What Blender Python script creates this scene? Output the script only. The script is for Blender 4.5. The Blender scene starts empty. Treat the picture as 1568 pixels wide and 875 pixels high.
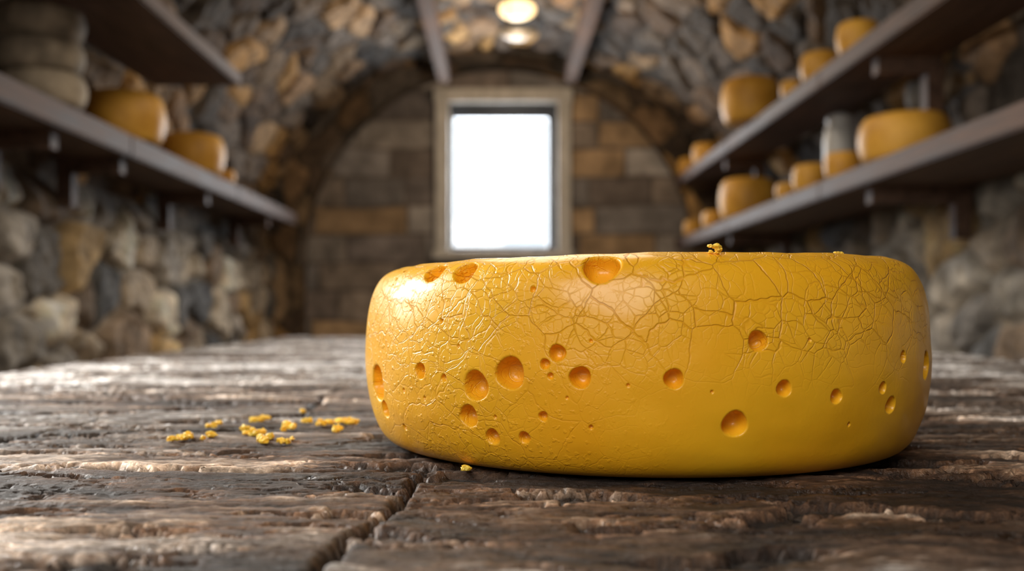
import bpy, bmesh, math, random
import numpy as np
from mathutils import Vector
random.seed(7); rng=np.random.default_rng(11)
F=1500.0; VX=765.0; VY=475.0           # focal / vanishing point, in 1568-px-wide units
T=0.75; H0=0.082; CZ=T+H0              # table top, camera above it
# ------------------------------------------------------------ noise helpers
_perm=rng.permutation(4096)
_ga=rng.random(4096)*2*np.pi; _gx=np.cos(_ga); _gy=np.sin(_ga)
def _h(i,j): return _perm[(_perm[i&4095]+j)&4095]
def pn(x,y):
    xi=np.floor(x).astype(np.int64); yi=np.floor(y).astype(np.int64)
    xf=x-xi; yf=y-yi
    u=xf*xf*xf*(xf*(xf*6-15)+10); v=yf*yf*yf*(yf*(yf*6-15)+10)
    def g(a,b):
        k=_h(xi+a,yi+b); return _gx[k]*(xf-a)+_gy[k]*(yf-b)
    a=g(0,0)+(g(1,0)-g(0,0))*u; b=g(0,1)+(g(1,1)-g(0,1))*u
    return (a+(b-a)*v)*1.5
def fbm(x,y,o=4,p=.5):
    s=0;a=1;t=0
    for k in range(o):
        s=s+a*pn(x*2**k+17.3*k,y*2**k+5.1*k); t+=a; a*=p
    return s/t*1.3
def ss(a,b,x):
    t=np.clip((x-a)/(b-a),0,1); return t*t*(3-2*t)
_r1=rng.random(4096);_r2=rng.random(4096);_r3=rng.random(4096)
def voro(x,y,j=.85):
    xi=np.floor(x).astype(np.int64); yi=np.floor(y).astype(np.int64)
    f1=np.full(x.shape,9.);f2=np.full(x.shape,9.);idx=np.zeros(x.shape,np.int64)
    for a in(-1,0,1):
        for b in(-1,0,1):
            k=_h(xi+a,yi+b)
            d=np.hypot(xi+a+.5+(_r1[k]-.5)*j-x, yi+b+.5+(_r2[k]-.5)*j-y)
            c=d<f1
            f2=np.where(c,f1,np.minimum(f2,d)); idx=np.where(c,k,idx); f1=np.where(c,d,f1)
    return f1,f2,idx
# ------------------------------------------------------------ mesh helpers
def link(o,parent=None):
    bpy.context.scene.collection.objects.link(o)
    if parent: o.parent=parent
    return o
def grid(name,P,mat,col=None,keep=None,wrap=False,parent=None,flip=False):
    ny,nx=P.shape[:2]
    me=bpy.data.meshes.new(name); n=ny*nx
    me.vertices.add(n); me.vertices.foreach_set('co',P.reshape(-1).astype(np.float32))
    I=np.arange(n).reshape(ny,nx)
    if wrap: J=np.concatenate([I,I[:,:1]],1)
    else: J=I
    q=np.stack([J[:-1,:-1],J[:-1,1:],J[1:,1:],J[1:,:-1]],-1)
    if flip: q=q[...,::-1]
    q=q.reshape(-1,4)
    if keep is not None: q=q[keep.reshape(-1)]
    m=len(q)
    me.loops.add(m*4); me.loops.foreach_set('vertex_index',q.reshape(-1).astype(np.int32))
    me.polygons.add(m); me.polygons.foreach_set('loop_start',(np.arange(m)*4).astype(np.int32))
    me.update(calc_edges=True)
    me.polygons.foreach_set('use_smooth',np.ones(m,bool))
    if col is not None:
        a=me.attributes.new('col','FLOAT_COLOR','POINT')
        c=np.ones((n,4),np.float32); c[:,:3]=col.reshape(-1,3)
        a.data.foreach_set('color',c.reshape(-1))
    me.materials.append(mat); me.validate()
    return link(bpy.data.objects.new(name,me),parent)
def finish(bm,name,mat,parent=None,smooth=False,loc=None):
    me=bpy.data.meshes.new(name); bm.normal_update(); bm.to_mesh(me); bm.free()
    for p in me.polygons: p.use_smooth=smooth
    me.materials.append(mat); o=bpy.data.objects.new(name,me); link(o,parent)
    if loc: o.location=loc
    return o
def addbox(bm,x0,x1,y0,y1,z0,z1):
    r=bmesh.ops.create_cube(bm,size=1)
    for v in r['verts']:
        v.co=Vector(((x0+x1)/2+v.co.x*(x1-x0),(y0+y1)/2+v.co.y*(y1-y0),(z0+z1)/2+v.co.z*(z1-z0)))
    return r['verts']
def box(name,x0,x1,y0,y1,z0,z1,mat,parent=None,bev=.004):
    bm=bmesh.new(); addbox(bm,x0,x1,y0,y1,z0,z1)
    if bev: bmesh.ops.bevel(bm,geom=bm.edges[:],offset=bev,segments=2,affect='EDGES',profile=.6)
    return finish(bm,name,mat,parent)
def empty(name):
    e=bpy.data.objects.new(name,None); e.empty_display_size=.1; return link(e)
def lathe(bm,prof,seg=48,c=(0,0,0),wob=0):
    rings=[]
    ph=random.random()*9
    for r,z in prof:
        ring=[]
        for i in range(seg):
            a=2*math.pi*i/seg
            k=1+wob*math.sin(2*a+ph)+wob*.6*math.sin(3*a+ph*2+z*20)
            ring.append(bm.verts.new((c[0]+r*k*math.cos(a),c[1]+r*k*math.sin(a),c[2]+z*(1+wob*math.sin(a+ph)))))
        rings.append(ring)
    for a,b in zip(rings[:-1],rings[1:]):
        for i in range(seg):
            bm.faces.new((a[i],a[(i+1)%seg],b[(i+1)%seg],b[i]))
    bm.faces.new(rings[0][::-1]); bm.faces.new(rings[-1])
# ------------------------------------------------------------ materials
def newmat(name):
    m=bpy.data.materials.new(name); m.use_nodes=True
    nt=m.node_tree; b=nt.nodes['Principled BSDF']; return m,nt,b
def N(nt,t,**k):
    n=nt.nodes.new(t)
    for a,v in k.items():
        if a in n.inputs: n.inputs[a].default_value=v
        else: setattr(n,a,v)
    return n
def tex_coord(nt,sc=(1,1,1)):
    tc=N(nt,'ShaderNodeTexCoord'); mp=N(nt,'ShaderNodeMapping'); mp.inputs['Scale'].default_value=sc
    nt.links.new(tc.outputs['Object'],mp.inputs[0]); return mp.outputs[0]
def ramp(nt,src,stops):
    r=N(nt,'ShaderNodeValToRGB'); e=r.color_ramp.elements
    while len(e)<len(stops): e.new(.5)
    for i,(p,c) in enumerate(stops):
        e[i].position=p; e[i].color=(*c,1) if len(c)==3 else c
    nt.links.new(src,r.inputs[0]); return r.outputs[0]
def mixc(nt,f,a,b,mode='MIX'):
    m=N(nt,'ShaderNodeMix',data_type='RGBA',blend_type=mode)
    for s,v in((m.inputs[0],f),(m.inputs[6],a),(m.inputs[7],b)):
        if hasattr(v,'links'): nt.links.new(v,s)
        else: s.default_value=v
    return m.outputs[2]
def math_(nt,op,a,b=None,c=None):
    m=N(nt,'ShaderNodeMath',operation=op)
    for i,v in enumerate((a,b,c)):
        if v is None: continue
        if hasattr(v,'links'): nt.links.new(v,m.inputs[i])
        else: m.inputs[i].default_value=v
    return m.outputs[0]
def noise_mat(name,c1,c2,scale=10,sc=(1,1,1),rough=(.5,.7),bump=.3,bdist=.002,detail=4,attr=False,nlo=.3,nhi=.7,bscale=None,spec=.5):
    m,nt,b=newmat(name); v=tex_coord(nt,sc)
    n=N(nt,'ShaderNodeTexNoise',Scale=scale,Detail=detail,Roughness=.6); nt.links.new(v,n.inputs['Vector'])
    c=ramp(nt,n.outputs[0],[(nlo,c1),(nhi,c2)])
    if attr:
        a=N(nt,'ShaderNodeAttribute',attribute_name='col')
        c=mixc(nt,1.0,a.outputs['Color'],c,'MULTIPLY')
    nt.links.new(c,b.inputs['Base Color'])
    mr=N(nt,'ShaderNodeMapRange'); mr.inputs[3].default_value=rough[0]; mr.inputs[4].default_value=rough[1]
    nt.links.new(n.outputs[0],mr.inputs[0]); nt.links.new(mr.outputs[0],b.inputs['Roughness'])
    n2=N(nt,'ShaderNodeTexNoise',Scale=bscale or scale*4,Detail=3,Roughness=.65); nt.links.new(v,n2.inputs['Vector'])
    bp=N(nt,'ShaderNodeBump',Strength=bump,Distance=bdist); nt.links.new(n2.outputs[0],bp.inputs['Height'])
    nt.links.new(bp.outputs[0],b.inputs['Normal']); b.inputs['Specular IOR Level'].default_value=spec
    return m
M_stone=noise_mat('rubble_stone',(.55,.53,.50),(1.4,1.36,1.3),scale=14,rough=(.75,.95),bump=.6,bdist=.01,attr=True,spec=.3)
M_block=noise_mat('ashlar_stone',(.7,.68,.66),(1.25,1.22,1.2),scale=9,rough=(.8,.95),bump=.5,bdist=.006,attr=True,spec=.3)
M_shelf=noise_mat('shelf_wood',(.038,.020,.012),(.14,.078,.050),scale=6,sc=(9,.7,9),rough=(.55,.75),bump=.4,bdist=.002,spec=.3)
M_beam=noise_mat('beam_wood',(.04,.022,.014),(.11,.062,.040),scale=5,sc=(8,.7,8),rough=(.7,.9),bump=.4,bdist=.003,spec=.2)
M_rind=noise_mat('cheese_rind',(.50,.235,.026),(.82,.44,.065),scale=9,rough=(.4,.6),bump=.25,bdist=.002,spec=.35)
M_rind2=noise_mat('cheese_rind_tan',(.40,.22,.08),(.6,.36,.15),scale=12,rough=(.5,.7),bump=.3,bdist=.002)
M_grey=noise_mat('aged_grey_rind',(.12,.095,.065),(.44,.36,.26),scale=14,rough=(.7,.9),bump=.5,bdist=.004)
M_grey2=noise_mat('dark_aged_rind',(.05,.047,.042),(.16,.15,.135),scale=14,rough=(.7,.9),bump=.5,bdist=.004)
M_crock=noise_mat('stoneware',(.46,.45,.43),(.62,.61,.58),scale=6,rough=(.3,.45),bump=.1)
M_casing=noise_mat('casing_limewood',(.42,.39,.34),(.68,.64,.58),scale=8,sc=(3,3,1),rough=(.5,.7),bump=.2)
M_sash=noise_mat('sash_grey_paint',(.030,.040,.055),(.055,.07,.095),scale=10,rough=(.3,.4),bump=.1)
M_brass=noise_mat('aged_brass',(.25,.16,.07),(.4,.27,.12),scale=20,rough=(.35,.5),bump=.1); M_brass.node_tree.nodes['Principled BSDF'].inputs['Metallic'].default_value=.8
def emis(name,c,s):
    m,nt,b=newmat(name); b.inputs['Base Color'].default_value=(*c,1); b.inputs['Emission Color'].default_value=(*c,1); b.inputs['Emission Strength'].default_value=s
    m.cycles.emission_sampling='NONE'; return m
M_bulb=emis('lamp_opal_glass',(1,.70,.34),2.6); M_dish=emis('lamp_lower_glass',(.10,.08,.055),.7)
# tabletop
m,nt,b=newmat('weathered_tabletop'); M_table=m
v=tex_coord(nt,(1,1,1))
at=N(nt,'ShaderNodeAttribute',attribute_name='col')
v2=tex_coord(nt,(1,7,1))
n=N(nt,'ShaderNodeTexNoise',Scale=55,Detail=6,Roughness=.75); nt.links.new(v2,n.inputs['Vector'])
c=ramp(nt,n.outputs[0],[(.33,(.35,.33,.31)),(.5,(.95,.93,.91)),(.68,(2.0,1.97,1.93))])
c=mixc(nt,1.0,at.outputs['Color'],c,'MULTIPLY'); nt.links.new(c,b.inputs['Base Color'])
n3=N(nt,'ShaderNodeTexNoise',Scale=14,Detail=4); nt.links.new(v2,n3.inputs['Vector'])
mr=N(nt,'ShaderNodeMapRange'); mr.inputs[1].default_value=.35; mr.inputs[2].default_value=.65; mr.inputs[3].default_value=.36; mr.inputs[4].default_value=.72
nt.links.new(n3.outputs[0],mr.inputs[0]); nt.links.new(mr.outputs[0],b.inputs['Roughness'])
n4=N(nt,'ShaderNodeTexNoise',Scale=110,Detail=5,Roughness=.75); nt.links.new(v2,n4.inputs['Vector'])
n5=N(nt,'ShaderNodeTexNoise',Scale=260,Detail=3,Roughness=.6); nt.links.new(v,n5.inputs['Vector'])
s=math_(nt,'ADD',n4.outputs[0],n5.outputs[0])
bp=N(nt,'ShaderNodeBump',Strength=.85,Distance=.002); nt.links.new(s,bp.inputs['Height']); nt.links.new(bp.outputs[0],b.inputs['Normal'])
# hero cheese
def sss(b,base,w=.3):
    b.inputs['Subsurface Weight'].default_value=w; b.inputs['Subsurface Radius'].default_value=(1,.5,.1); b.inputs['Subsurface Scale'].default_value=.0035
m,nt,b=newmat('yellow_cheese'); M_cheese=m
v=tex_coord(nt)
nw=N(nt,'ShaderNodeTexNoise',Scale=45,Detail=3); nt.links.new(v,nw.inputs['Vector'])
vm=N(nt,'ShaderNodeVectorMath',operation='SCALE'); nt.links.new(nw.outputs['Color'],vm.inputs[0]); vm.inputs['Scale'].default_value=.011
va=N(nt,'ShaderNodeVectorMath',operation='ADD'); nt.links.new(v,va.inputs[0]); nt.links.new(vm.outputs[0],va.inputs[1])
def crack(sc,w):
    vo=N(nt,'ShaderNodeTexVoronoi',feature='DISTANCE_TO_EDGE',Scale=sc); nt.links.new(va.outputs[0],vo.inputs['Vector'])
    r=N(nt,'ShaderNodeMapRange',interpolation_type='SMOOTHSTEP'); r.inputs[1].default_value=0; r.inputs[2].default_value=w
    r.inputs[3].default_value=1; r.inputs[4].default_value=0
    nt.links.new(vo.outputs['Distance'],r.inputs[0]); return r.outputs[0]
k1=crack(82,.034); k2=crack(175,.055); k3=crack(46,.021)
sx=N(nt,'ShaderNodeSeparateXYZ'); nt.links.new(v,sx.inputs[0])
zm=N(nt,'ShaderNodeMapRange',interpolation_type='SMOOTHSTEP'); zm.inputs[1].default_value=.035; zm.inputs[2].default_value=.085; nt.links.new(sx.outputs[2],zm.inputs[0])
lm=N(nt,'ShaderNodeMapRange',interpolation_type='SMOOTHSTEP'); lm.inputs[1].default_value=.02; lm.inputs[2].default_value=-.14; nt.links.new(sx.outputs[0],lm.inputs[0])
zl=math_(nt,'MAXIMUM',zm.outputs[0],math_(nt,'MULTIPLY',lm.outputs[0],.5))
nm=N(nt,'ShaderNodeTexNoise',Scale=24,Detail=3); nt.links.new(v,nm.inputs['Vector'])
nmr=ramp(nt,nm.outputs[0],[(.34,(0,0,0)),(.54,(1,1,1))])
msk=math_(nt,'MULTIPLY',zl,nmr)
kk=math_(nt,'MAXIMUM',math_(nt,'MULTIPLY',k1,math_(nt,'MULTIPLY',msk,.85)),math_(nt,'MULTIPLY',k2,math_(nt,'MULTIPLY',msk,.4)))
kk=math_(nt,'MAXIMUM',kk,math_(nt,'MULTIPLY',k3,math_(nt,'MULTIPLY',zl,1.0)))
vg=N(nt,'ShaderNodeTexNoise',Scale=330,Detail=2); nt.links.new(v,vg.inputs['Vector'])
gr=ramp(nt,vg.outputs[0],[(.58,(0,0,0)),(.68,(1,1,1))])
gm=math_(nt,'ADD',math_(nt,'MULTIPLY',lm.outputs[0],.9),.05)
grm=math_(nt,'MULTIPLY',gr,gm)
fn=N(nt,'ShaderNodeTexNoise',Scale=60,Detail=4,Roughness=.6); nt.links.new(v,fn.inputs['Vector'])
hh=math_(nt,'SUBTRACT',math_(nt,'MULTIPLY',grm,.65),math_(nt,'MULTIPLY',kk,.9))
hh=math_(nt,'ADD',hh,math_(nt,'MULTIPLY',fn.outputs[0],.4))
bp=N(nt,'ShaderNodeBump',Strength=.7,Distance=.0008); nt.links.new(hh,bp.inputs['Height']); nt.links.new(bp.outputs[0],b.inputs['Normal'])
nb=N(nt,'ShaderNodeTexNoise',Scale=12,Detail=3); nt.links.new(v,nb.inputs['Vector'])
base=ramp(nt,nb.outputs[0],[(.3,(.95,.44,.008)),(.7,(1.0,.525,.016))])
cc=mixc(nt,math_(nt,'MULTIPLY',kk,.38),base,(.75,.26,.004,1))
at=N(nt,'ShaderNodeAttribute',attribute_name='col')      # colour slightly deeper inside the eyes
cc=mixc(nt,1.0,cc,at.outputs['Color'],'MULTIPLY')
nt.links.new(cc,b.inputs['Base Color'])
b.inputs['Roughness'].default_value=.42; sss(b,None,.16)
b.inputs['Coat Weight'].default_value=.3; b.inputs['Coat Roughness'].default_value=.17
m,nt,b=newmat('cheese_crumb'); M_crumb=m
v=tex_coord(nt); n=N(nt,'ShaderNodeTexNoise',Scale=300,Detail=2); nt.links.new(v,n.inputs['Vector'])
nt.links.new(ramp(nt,n.outputs[0],[(.3,(.95,.52,.03)),(.7,(1.0,.70,.10))]),b.inputs['Base Color']); b.inputs['Roughness'].default_value=.5; sss(b,None,.3)
m,nt,b=newmat('window_glass')
tr=N(nt,'ShaderNodeBsdfTransparent'); gl=N(nt,'ShaderNodeBsdfGlossy',Roughness=.05); mx=N(nt,'ShaderNodeMixShader'); mx.inputs[0].default_value=.06
nt.links.new(tr.outputs[0],mx.inputs[1]); nt.links.new(gl.outputs[0],mx.inputs[2]); nt.links.new(mx.outputs[0],nt.nodes['Material Output'].inputs[0]); M_glass=m
# ------------------------------------------------------------ hero cheese wheel
R=.1716; HC=.110; CX,CY=.0878,.624
pp=np.array([(0.0,0),(.5,0),(.80,0),(.875,.006),(.922,.04),(.957,.12),(.985,.26),(1,.44),(.999,.6),(.990,.74),(.971,.86),(.938,.945),(.885,.989),(.81,1.0),(.4,1.0),(0.0,1.0)])
def catmull(P,n=40):
    out=[]
    Q=np.vstack([P[0]*2-P[1],P,P[-1]*2-P[-2]])
    for i in range(1,len(Q)-2):
        t=np.linspace(0,1,n,endpoint=False)[:,None]
        a,b_,c_,d=Q[i-1],Q[i],Q[i+1],Q[i+2]
        out.append(.5*((2*b_)+(-a+c_)*t+(2*a-5*b_+4*c_-d)*t**2+(-a+3*b_-3*c_+d)*t**3))
    return np.vstack(out+[P[-1:]])
cm=catmull(pp)*np.array([R,HC]); cm[:,1]=np.clip(cm[:,1],0,HC); cm[:,0]=np.maximum(cm[:,0],1e-4)
L=np.concatenate([[0],np.cumsum(np.hypot(*np.diff(cm,axis=0).T))])
ia=np.argmax(cm[:,0]>.8*R); La=L[ia]; ib=len(cm)-1-np.argmax(cm[::-1,0]>.70*R); Lb=L[ib]
s_=np.concatenate([np.linspace(0,La,24,endpoint=False),np.linspace(La,Lb,380,endpoint=False),np.linspace(Lb,L[-1],50)])
pr=np.interp(s_,L,cm[:,0]); pz=np.interp(s_,L,cm[:,1])
th=np.concatenate([np.linspace(-math.pi,0,1700,endpoint=False),np.linspace(0,math.pi,260,endpoint=False)])
dr=np.gradient(pr,s_); dz=np.gradient(pz,s_); nn=np.hypot(dr,dz); nr=dz/nn; nz=-dr/nn
Cc,Ss=np.cos(th),np.sin(th)
P=np.stack([pr[:,None]*Cc,pr[:,None]*Ss,np.repeat(pz[:,None],len(th),1)],-1)
Nm=np.stack([nr[:,None]*Cc,nr[:,None]*Ss,np.repeat(nz[:,None],len(th),1)],-1)
P[...,2]*=1+.022*P[...,0]/R
w=ss(0,.02,P[...,2])
und=fbm(th[None,:]*3+P[...,2]*5,P[...,2]*22+3+0*th[None,:],3)*.0009*w
und*=ss(0,.4,np.pi-np.abs(th))[None,:]
P+=Nm*und[...,None]
holes=[(578,588,27),(590,628,13),(643,569,12),(679,580,6),(728,592,23),(780,572,24.5),(717,637,17),(754,670,12.5),(803,671,9.5),(831,638,7.5),(834,558,8),(843,577,5),(853,541,13),(888,578,16.5),
(1032,581,15),(1125,650,20),(1161,522,15.5),(1201,595,12.5),(1281,608,11),(1352,595,9),(1364,621,13),(1383,547,9),(1419,560,21),(676,492,4),(816,443,5),(620,655,5),(618,598,3.5),(702,530,3),(905,655,3.5),(905,522,3),(962,590,3),(1240,520,3),(1300,650,3),(758,640,3),(1090,600,2.5),(650,610,3),(868,610,2.5),
(667,416,20),(712,416,21),(921,407,29)]
Wp=P+np.array([CX,CY,-H0])
px=VX+F*Wp[...,0]/Wp[...,1]; py=VY-F*Wp[...,2]/Wp[...,1]
vis=(Nm*(-Wp)).sum(-1)>0.002
P0=P.copy(); inside=np.zeros(P.shape[:2])
for hx,hy,hr in holes:
    dd=np.where(vis,(px-hx)**2+(py-hy)**2,1e9); k=np.unravel_index(np.argmin(dd),dd.shape)
    C=P0[k]; nrm=Nm[k]; rho=hr*Wp[k][1]/F
    d=np.linalg.norm(P0-C,axis=-1)/rho
    tt=d*(1+.04*np.sin(3*np.arctan2(P0[...,2]-C[2],P0[...,0]-C[0])+hx))
    p=np.where(tt<1,(1-np.clip(tt,0,1)**3.6)**.6*.95,0)+np.where(tt<1.12,.05*(1.12-np.maximum(tt,1))/.12,0)
    P-=nrm*(p*rho*(1.5 if hr<26 else 1.15))[...,None]
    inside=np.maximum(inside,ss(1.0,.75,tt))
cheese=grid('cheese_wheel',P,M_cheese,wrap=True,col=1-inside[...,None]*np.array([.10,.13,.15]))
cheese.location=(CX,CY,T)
# ------------------------------------------------------------ tabletop
TX0,TX1,TY0,TY1=-.66,.86,-.35,3.05
xs=np.linspace(TX0,TX1,1000)
ys=np.concatenate([np.linspace(TY0,.25,20,endpoint=False),np.geomspace(.25,1.25,640,endpoint=False),np.geomspace(1.25,TY1,200)])
X,Y=np.meshgrid(xs,ys)
seams=[-.1,.2,.505,.76,1.03,1.33,1.68,2.05,2.5,3.2]
skew=[0,.02,-.05,.03,-.02,.03,0,.02,0,0]
wob=fbm(X*9,Y*9+4,5,.6)*.008
sd=np.full(X.shape,9.); pid=np.zeros(X.shape,int)
for i,(sy,sk) in enumerate(zip(seams,skew)):
    d=Y-(sy+sk*X)+wob; sd=np.minimum(sd,np.abs(d)); pid+=(d>0)
butt=[(0,.1,0),(1,.3,0),(2,-.105,.14),(3,-.38,.1),(3,.55,0),(4,-.12,-.05),(4,.5,0),(5,-.45,0),(5,.3,0.05),(6,-.2,0),(7,.1,0),(8,-.3,0),(9,.2,0)]
sub=np.zeros(X.shape)
bd=np.full(X.shape,9.)
wob2=fbm(X*14+9,Y*14,5,.6)*.010
for r,bx,sk in butt:
    d=X-(bx+sk*Y)+wob2
    bd=np.where(pid==r,np.minimum(bd,np.abs(d)),bd); sub+=np.where((pid==r)&(d>0),1,0)
key=(pid*7+sub*3).astype(int)
rk=_r1[(key*37)&4095]; rk2=_r2[(key*91)&4095]
sw=.0023+.0022*fbm(X*20,Y*20,3)
seam=np.maximum(np.exp(-(sd/np.maximum(sw,.0011))**2),np.exp(-(bd/np.maximum(sw,.0011))**2))
xo=X+rk*5; yo=Y+rk2*3
warp=fbm(xo*7,yo*14,3)*.02
grain=fbm(xo*14,(yo+warp)*190,4,.6)
broad=fbm(xo*8,(yo+warp)*26,5,.6)
er=fbm(xo*9+40,(yo+warp)*30+11,7,.66)
pit=ss(.08,.17,er)
rid=1-np.abs(fbm(xo*9+70,(yo+warp)*60,5,.6))*2.4; crk=ss(.88,.99,rid)*ss(-.1,.25,fbm(xo*5,yo*12+60,3))
chip=fbm(X*60,Y*110,4,.65)
Z=-.0012+.0010*grain+.0020*broad-.0050*pit*(1+.7*fbm(xo*40,yo*80,4))-.003*crk-.009*seam+.0011*chip
rc=np.hypot(X-CX,Y-CY)
Z=np.where(rc<.175,np.minimum(Z,-.0003),Z)
Z=np.minimum(Z,.0013)
patch=fbm(xo*3+5,yo*8,5,.6)
tone=np.clip(.38+.7*broad+.35*grain+.30*chip+.25*(rk-.5)+.8*patch,0,1)
far=ss(.65,1.3,Y)  # far planks paler and greyer: window sheen put into the colour
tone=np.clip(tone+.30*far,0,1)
pal=np.array([(.016,.010,.007),(.048,.029,.018),(.112,.073,.049),(.27,.23,.195),(.64,.61,.58)])
tp=np.array([0,.3,.55,.78,1.])
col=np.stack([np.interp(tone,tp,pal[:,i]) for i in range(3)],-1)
dark=np.array([.013,.009,.007])
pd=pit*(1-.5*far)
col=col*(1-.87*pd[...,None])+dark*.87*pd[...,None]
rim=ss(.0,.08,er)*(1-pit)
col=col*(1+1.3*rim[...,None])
col=col*(1-.85*np.clip(seam+crk,0,1)[...,None])
warm=(ss(-.3,.3,fbm(X*2.2+3,Y*3,3))*(1-far))[...,None]
col*=(1-warm)*np.array([.95,.98,1.04])+warm*np.array([1.16,.94,.76])
table=empty('wooden_table')
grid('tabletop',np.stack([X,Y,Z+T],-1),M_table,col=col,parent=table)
box('tabletop_slab',TX0,TX1,TY0,TY1,T-.07,T-.02,M_beam,table)
for i,(a,b_) in enumerate([(TX0+.05,TY0+.05),(TX1-.13,TY0+.05),(TX0+.05,TY1-.13),(TX1-.13,TY1-.13)]):
    box('leg_%d'%(i+1),a,a+.08,b_,b_+.08,0.005,T-.07,M_beam,table)
box('apron_back',TX0+.13,TX1-.13,TY1-.10,TY1-.07,T-.17,T-.07,M_beam,table)
for i,(a,c_) in enumerate([(TX0,TX0+.012),(TX1-.012,TX1)]): box('edge_board_%d'%i,a,c_,TY0,TY1,T-.06,T-.008,M_beam,table)
# ------------------------------------------------------------ crumbs
from mathutils import noise
bm=bmesh.new()
def crumb(x,y,z,r):
    res=bmesh.ops.create_icosphere(bm,subdivisions=2,radius=1)
    sx_,sy_,sz_=[random.uniform(.7,1.3) for _ in range(3)]
    o=Vector([random.uniform(-50,50) for _ in range(3)])
    for v_ in res['verts']:
        n_=noise.noise(v_.co*1.6+o)*.6+noise.noise(v_.co*4+o)*.35
        c_=v_.co*(1+n_); v_.co=Vector((x+c_.x*r*sx_,y+c_.y*r*sy_,z+max(c_.z,-.6)*r*sz_*.8))
for hx,hy,wd,n_ in [(280,673,34,10),(318,672,12,3),(325,654,20,4),(396,645,16,3),(391,665,26,9),(372,660,12,3),(407,675,22,5),(437,677,26,6),(440,658,24,5),(470,647,8,2),(497,652,16,3),(516,660,12,3),(533,648,28,8),(711,720,15,6),(463,632,8,1)]:
    d=F*H0/(hy-VY)
    for _ in range(n_):
        xx=(hx-VX+random.uniform(-.42,.42)*wd)/F*d; r=random.uniform(.0018,.0031)*(d/.6)*(.8 if hx==711 else 1)
        crumb(xx,d+random.uniform(-.010,.010)*(.3 if hx==711 else 1),T+r*.5,r)
for xx,rr,n_ in [(1095,.0016,6),(1290,.0011,9),(613,.0010,4)]:
    for i in range(n_):
        d=.472 if xx>700 and xx<1200 else (.51 if xx>1200 else .55)
        x_=(xx-VX)/F*d+random.uniform(-.0022,.0022)*(1 if rr>.0012 else 2)
        dx,dy=x_-CX,d-CY; rad=math.hypot(dx,dy)/R
        zt=np.interp(rad,[.81,.885,.938,.971],[1,.989,.945,.86])*HC*(1+.022*dx/R)
        crumb(x_,d,T+zt+rr*.8+ (i%3)*rr*.9*(rr>.0012),rr*random.uniform(.7,1.1))
finish(bm,'cheese_crumbs',M_crumb,smooth=False)
# ------------------------------------------------------------ room
A=1.5; SP=CZ+.45; RISE=1.25; YB=6.5; YF=-1.6
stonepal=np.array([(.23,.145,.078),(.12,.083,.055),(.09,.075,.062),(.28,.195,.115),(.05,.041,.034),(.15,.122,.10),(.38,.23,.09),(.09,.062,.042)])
wallpal=np.array([(.44,.37,.29),(.25,.235,.22),(.52,.37,.19),(.35,.325,.295),(.15,.155,.165),(.62,.55,.45),(.24,.18,.13),(.48,.44,.38)])
def rubble(U,V,su,sv,pal,seed,mortar,relief=1.):
    u=U/su+seed+.35*fbm(U*3,V*3+seed,3); v_=V/sv+.35*fbm(U*3+8,V*3+seed,3)
    f1,f2,k=voro(u,v_)
    e=f2-f1; st=ss(.02,.28,e)
    rough=fbm(U*14+_r3[k]*9,V*14,5,.6)
    h=st*(.022+.03*_r3[k])*relief+.014*rough*st+.004*rough
    c=pal[(k*13)%len(pal)]*(.6+.8*_r2[(k*7)&4095])[...,None]
    c=c*(1+.6*fbm(U*9,V*9+3,4))[...,None]
    m_=ss(.02,.12,e)[...,None]
    return h,np.clip(c*m_+np.array(mortar)*(1-m_),0.008,.8)
yy=np.concatenate([np.linspace(YF,1.8,60,endpoint=False),np.linspace(1.8,YB,420)])
def wall_side(name,sgn):
    zz=np.linspace(0,SP,115); V,U=np.meshgrid(zz,yy,indexing='ij')
    h,c=rubble(U,V,.26,.19,wallpal,31 if sgn<0 else 77,(.28,.245,.20))
    h=h*ss(0,.1,SP-V)
    dk=(1-.65*ss(.0,.42,V-CZ-.02))[...,None]   # upper courses coloured darker
    Pw=np.stack([sgn*(A-h*1.2),U,V],-1)
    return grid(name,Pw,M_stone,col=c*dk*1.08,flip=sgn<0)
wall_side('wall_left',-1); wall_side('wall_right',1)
ph=np.linspace(0,math.pi,380); PH,U=np.meshgrid(ph,yy,indexing='ij')
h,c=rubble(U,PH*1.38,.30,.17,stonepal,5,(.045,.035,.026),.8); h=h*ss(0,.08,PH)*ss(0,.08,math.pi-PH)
cx_,sz_=np.cos(PH),np.sin(PH)
ceil=grid('ceiling',np.stack([-(A-h)*cx_,U,SP+(RISE-h)*sz_],-1),M_stone,col=c*.92)
xw=np.linspace(-1.6,1.6,300); zw=np.linspace(0,2.75,260); XW,ZW=np.meshgrid(xw,zw)
def coursed(U,V,bh,bw,pal,mort,rl=1.):
    v_=V/bh+.12*fbm(U*1.5,V*2,2); row=np.floor(v_).astype(int); fv=v_-row
    wv=bw*(.75+.5*_r1[(row*53)&4095]); u=U/wv+_r2[(row*31)&4095]*7; colm=np.floor(u).astype(int); fu=u-colm
    k=_h(colm,row)
    e=np.minimum(np.minimum(fu,1-fu)*wv,np.minimum(fv,1-fv)*bh)+.004*fbm(U*20,V*20,3)
    st=ss(.002,.016,e)
    c_=pal[(k*5)%len(pal)]*(.75+.5*_r3[k])[...,None]*(1+.4*fbm(U*7,V*7,4))[...,None]
    c_=c_*st[...,None]+np.array(mort)*(1-st[...,None])
    return (st*(.008+.008*_r2[k])+.006*fbm(U*12,V*12,4))*rl, np.clip(c_,.01,.8)
backpal=np.array([(.24,.20,.165),(.29,.26,.23),(.38,.265,.155),(.20,.185,.175),(.18,.15,.13),(.34,.315,.29),(.16,.14,.13)])
h,c=coursed(XW,ZW,.19,.50,backpal,(.12,.10,.085))
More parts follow.
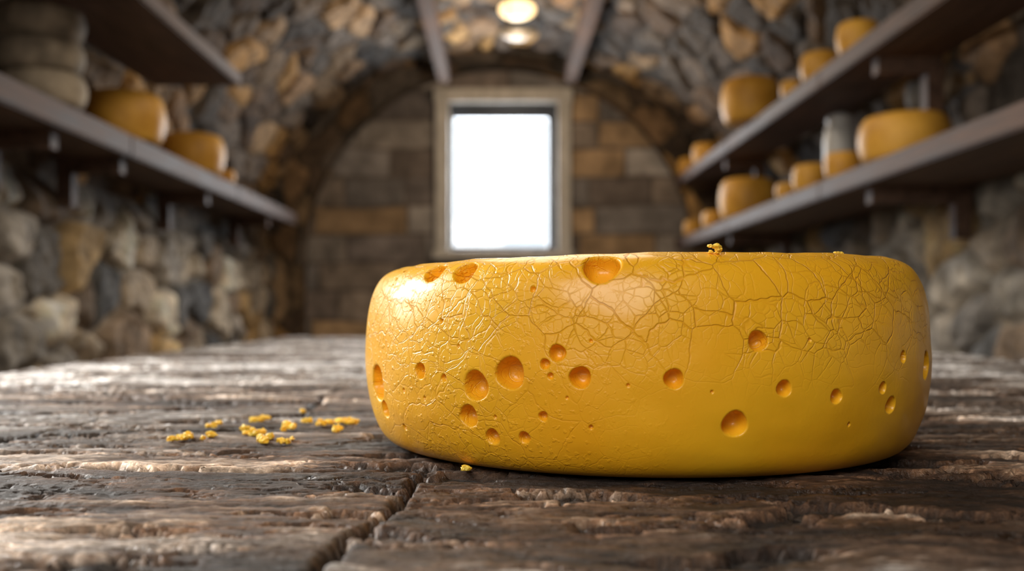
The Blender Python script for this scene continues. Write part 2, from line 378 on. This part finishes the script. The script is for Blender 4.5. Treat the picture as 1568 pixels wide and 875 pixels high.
OX0,OX1,OZ0,OZ1=-.335,.385,CZ+.385,CZ+1.365
xc=(XW[:-1,:-1]+XW[1:,1:])/2; zc=(ZW[:-1,:-1]+ZW[1:,1:])/2
keep=~((xc>OX0)&(xc<OX1)&(zc>OZ0)&(zc<OZ1))
grid('wall_back',np.stack([XW,YB-h,ZW],-1),M_block,col=c*1.15,keep=keep)
fx,fz=np.meshgrid(np.linspace(-1.6,1.6,120),np.linspace(0,2.75,100))
h,c=coursed(fx,fz,.165,.40,backpal,(.12,.10,.08)); grid('wall_front',np.stack([fx,YF+h,fz],-1),M_block,col=c*.6,flip=True)
fx,fy=np.meshgrid(np.linspace(-1.55,1.55,120),np.linspace(YF-.05,YB+.05,240))
h,c=coursed(fx,fy,.5,.6,backpal,(.08,.07,.06)); grid('floor',np.stack([fx,fy,h-.03],-1),M_block,col=c*.6)
# arch rib against the back wall
rin_x,rin_z=1.28,1.28; zc0=CZ+.30
an=np.linspace(0,math.pi,260)
zl1=np.linspace(0,zc0,80,endpoint=False); zl2=np.linspace(zc0,0,80)[1:]
inn=np.array([(-rin_x,z) for z in zl1]+[(-rin_x*math.cos(a),zc0+rin_z*math.sin(a)) for a in an]+[(rin_x,z) for z in zl2])
out=np.array([(-1.58,z) for z in zl1]+[(-1.58*math.cos(a),zc0+1.60*math.sin(a)) for a in an]+[(1.58,z) for z in zl2])
Lr=np.concatenate([[0],np.cumsum(np.hypot(*np.diff(inn,axis=0).T))])
vs=[(0,t) for t in np.linspace(6.47,6.33,12)]+[(t,6.33) for t in np.linspace(0,1,24)[1:]]
PR=np.zeros((len(vs),len(inn),3)); UU=np.zeros(PR.shape[:2]); VV=UU.copy()
for i,(t,yv) in enumerate(vs):
    q=inn*(1-t)+out*t; PR[i,:,0]=q[:,0]; PR[i,:,2]=q[:,1]; PR[i,:,1]=yv; UU[i]=Lr; VV[i]=(6.47-yv)+t*.3
h,c=rubble(UU,VV,.26,.17,stonepal,15,(.05,.04,.03),.7); PR[...,1]-=h*.6*(np.arange(len(vs))>11)[:,None]
grid('stone_arch',PR,M_stone,col=c*.8)
for i,bx in enumerate((-.355,.455)):
    box('ceiling_beam',bx-.035,bx+.035,YF+.05,6.26,CZ+1.45,CZ+1.56,M_beam,None,.006)
# ------------------------------------------------------------ window
win=empty('window_1')
def bw(n,x0,x1,y0,y1,z0,z1,mt): box(n,x0,x1,y0,y1,z0,z1,mt,win,.005)
X0,X1,Z0,Z1=-.42,.468,CZ+.355,CZ+1.44
yc0,yc1=6.40,6.52
bw('casing_left',X0,OX0+.005,yc0,yc1,Z0,Z1,M_casing); bw('casing_right',OX1-.005,X1,yc0,yc1,Z0,Z1,M_casing)
bw('casing_top',X0-.01,X1+.01,yc0-.01,yc1,OZ1-.005,Z1+.01,M_casing); bw('sill',X0-.015,X1+.015,yc0-.03,yc1,Z0-.02,OZ0+.005,M_casing)
yo0,yo1=6.45,6.80
bw('jamb_left',OX0-.05,OX0,yo0,yo1,OZ0-.05,OZ1+.05,M_sash); bw('jamb_right',OX1,OX1+.05,yo0,yo1,OZ0-.05,OZ1+.05,M_sash)
bw('jamb_top',OX0,OX1,yo0,yo1,OZ1,OZ1+.05,M_sash); bw('jamb_bottom',OX0,OX1,yo0,yo1,OZ0-.05,OZ0,M_sash)
gx0,gx1,gz0,gz1=-.298,.318,CZ+.42,CZ+1.268
ys0,ys1=6.47,6.52
bw('sash_left',OX0,gx0,ys0,ys1,OZ0,OZ1,M_sash); bw('sash_right',gx1,OX1,ys0,ys1,OZ0,OZ1,M_sash)
bw('sash_top',gx0-.01,gx1+.01,ys0,ys1,gz1,OZ1,M_sash); bw('sash_bottom',gx0-.01,gx1+.01,ys0,ys1,OZ0,gz0,M_sash)
box('glass_pane',gx0-.005,gx1+.005,6.49,6.495,gz0-.005,gz1+.005,M_glass,win,0)
# ------------------------------------------------------------ ceiling lamp
lamp=empty('ceiling_lamp'); lx,ly,lz=.09,5.0,CZ+1.533
bm=bmesh.new(); lathe(bm,[(.05,.155),(.05,.12),(.012,.11),(.012,.075),(.06,.07),(.085,.05),(.09,.035)][::-1],32,(lx,ly,lz)); finish(bm,'brass_mount',M_brass,lamp,True)
bm=bmesh.new(); lathe(bm,[(.010+.083*math.sin(a),-.045*math.cos(a)) for a in np.linspace(0.05,2.6,18)],40,(lx,ly,lz)); finish(bm,'opal_globe',M_bulb,lamp,True)
bm=bmesh.new(); lathe(bm,[(.01,-.150),(.05,-.145),(.085,-.128),(.1,-.105),(.096,-.105),(.08,-.12),(.045,-.135),(.01,-.14)],40,(lx,ly,lz)); finish(bm,'glass_dish',M_dish,lamp,True)
bm=bmesh.new()
for a in (0,2.1,4.2): addbox(bm,lx+.092*math.cos(a)-.003,lx+.092*math.cos(a)+.003,ly+.092*math.sin(a)-.003,ly+.092*math.sin(a)+.003,lz-.11,lz+.04)
finish(bm,'dish_rods',M_brass,lamp)
# ------------------------------------------------------------ shelves
def shelf(sgn,xf,zt,y0,y1,th,xb,br):
    e=empty('wooden_shelf')
    a,b_=sorted((sgn*xf,sgn*xb))
    bm=bmesh.new(); n_=int((y1-y0)/1.5)+1
    for i in range(n_):
        u0=y0+(y1-y0)*i/n_; u1=y0+(y1-y0)*(i+1)/n_-.003; addbox(bm,a,b_,u0,u1,zt-th,zt)
    bmesh.ops.bevel(bm,geom=bm.edges[:],offset=.005,segments=2,affect='EDGES')
    finish(bm,'board',M_shelf,e)
    for i,yb in enumerate(br):
        bm=bmesh.new()
        a2,b2=sorted((sgn*(xf+.05),sgn*xb)); addbox(bm,a2,b2,yb-.022,yb+.022,zt-th-.05,zt-th)
        a3,b3=sorted((sgn*(xb-.05),sgn*xb)); addbox(bm,a3,b3,yb-.022,yb+.022,zt-th-.16,zt-th-.05)
        finish(bm,'bracket_%d'%(i+1),M_shelf,e)
XL,ZL=1.2,CZ+.572; XR,ZR=1.1,CZ+.442; ZR2=CZ+.83; XU,ZU=.98,CZ+.90
shelf(-1,XL,ZL,.6,5.8,.07,1.46,(2.75,3.25,4.2,5.3))
shelf(-1,XU,ZU,.6,3.72,.05,1.32,(1.6,))
shelf(1,XR,ZR,.6,6.15,.06,1.46,(1.8,3.05,4.9))
shelf(1,XR,ZR2,.6,6.15,.06,1.35,(1.9,3.0,5.0))
def wheelprof(r,h):
    return [(r*.3,0),(r*.78,0),(r*.88,h*.05),(r*.95,h*.2),(r,h*.42),(r,h*.58),(r*.96,h*.78),(r*.88,h*.93),(r*.76,h*.99),(r*.3,h)]
def wheel(x,y,z,r,h,mat,name='golden_cheese_wheel'):
    bm=bmesh.new(); lathe(bm,wheelprof(r,h),56,(0,0,0),.012)
    o=finish(bm,name,mat,None,True,(x,y,z)); o.rotation_euler[2]=random.random()*6
    s_=o.modifiers.new('sub','SUBSURF'); s_.levels=1; s_.render_levels=1
    return o
def place(sgn,xf,zs,pxx,top,wd,mat,xback,fac=.95,hmax=1.5):
    dx=abs(pxx-VX); xc_=xf/(1-fac*.5*wd/dx); xc_=min(xc_,xback/(1+wd/(2*dx))); d=F*xc_/dx
    r=wd*d/2/F
    if d>6.1-r: d=6.1-r
    hh_=(VY-top)*(d-r*.6)/F-(zs-CZ); hh_=max(.55*r,min(hh_,hmax*r))
    return wheel(sgn*xc_,d,zs+.001,r,hh_,mat)
for a in [(1385,168,137),(1290,231,56),(1241,232,56),(1203,262,32),(1145,265,86),(1093,290,36),(1062,316,32)]:
    place(1,XR,ZR,a[0],a[1],a[2],M_rind,1.43)
for a in [(1150,85,92),(1256,36,60),(1314,-12,66),(1212,82,34),(1081,182,42),(1046,205,34)]:
    place(1,XR,ZR2,a[0],a[1],a[2],M_rind,1.26)
for a in [(190,122,122),(295,196,96),(345,238,32)]:
    place(-1,XL,ZL,a[0],a[1],a[2],M_rind,1.44,hmax=1.3)
def stack(x,y,z,r,hs,mat,name):
    bm=bmesh.new(); zz_=0
    for hgt in hs:
        lathe(bm,wheelprof(r*random.uniform(.94,1.03),hgt),48,(random.uniform(-.006,.006),random.uniform(-.006,.006),zz_),.02); zz_+=hgt*.985
    return finish(bm,name,mat,None,True,(x,y,z))
stack(-1.31,2.80,ZL+.004,.12,(.10,.095,.095),M_grey,'aged_cheese_stack')
stack(1.385,3.60,ZR+.004,.05,(.10,.09,.08),M_grey2,'dark_cheese_stack')
stack(1.365,3.13,ZR+.004,.062,(.10,.10,.09),M_grey2,'dark_cheese_stack')
bm=bmesh.new(); lathe(bm,[(.036,0),(.050,.004),(.056,.04),(.058,.20),(.053,.25),(.044,.27),(.048,.28),(.048,.295),(.02,.31)],40); finish(bm,'ceramic_crock',M_crock,None,True,(1.30,3.75,ZR+.001))
wheel(-1.13,1.95,ZU+.001,.13,.12,M_rind2)
# ------------------------------------------------------------ lights
def area(name,loc,tgt,sx_,sy_,pw,colr):
    l=bpy.data.lights.new(name,'AREA'); l.shape='RECTANGLE'; l.size=sx_; l.size_y=sy_; l.energy=pw; l.color=colr
    o=bpy.data.objects.new(name,l); link(o); o.location=loc
    o.rotation_euler=(Vector(tgt)-Vector(loc)).to_track_quat('-Z','Y').to_euler(); return o
area('window_daylight',(.03,6.9,CZ+.87),(.03,0,CZ+.6),1.3,1.4,210,(.90,.95,1))
area('left_key_light',(-1.15,1.25,T+.62),(CX,CY,T+.05),.42,.42,29,(1,.97,.92))  # key light added at the left; that wall has no window
area('front_fill_light',(-.45,-.75,T+.95),(CX,CY,T+.05),1.0,.8,19,(1,.95,.87))
area('vault_fill_light',(0,2.6,CZ+1.35),(0,2.6,0),.6,2.2,20,(1,.87,.70))  # unseen fill added under the vault to brighten the room; no lamp hangs there
l=bpy.data.lights.new('pendant_glow','POINT'); l.energy=24; l.color=(1,.80,.58); l.shadow_soft_size=.06
o=bpy.data.objects.new('pendant_glow',l); link(o); o.location=(lx,ly-.02,lz-.42)
w=bpy.data.worlds.new('sky'); bpy.context.scene.world=w; w.use_nodes=True
w.node_tree.nodes['Background'].inputs[0].default_value=(.8,.9,1,1); w.node_tree.nodes['Background'].inputs[1].default_value=1.5
# ------------------------------------------------------------ camera
cam=bpy.data.cameras.new('camera'); co=bpy.data.objects.new('camera',cam); link(co)
co.location=(0,0,CZ); co.rotation_euler=(math.pi/2,0,0)
cam.sensor_width=36; cam.lens=36*F/1568; cam.shift_x=19/1568; cam.shift_y=37.5/1568
cam.clip_start=.02; cam.dof.use_dof=True; cam.dof.focus_distance=.49; cam.dof.aperture_fstop=6.0
bpy.context.scene.camera=co
bpy.context.scene.view_settings.view_transform='Standard'
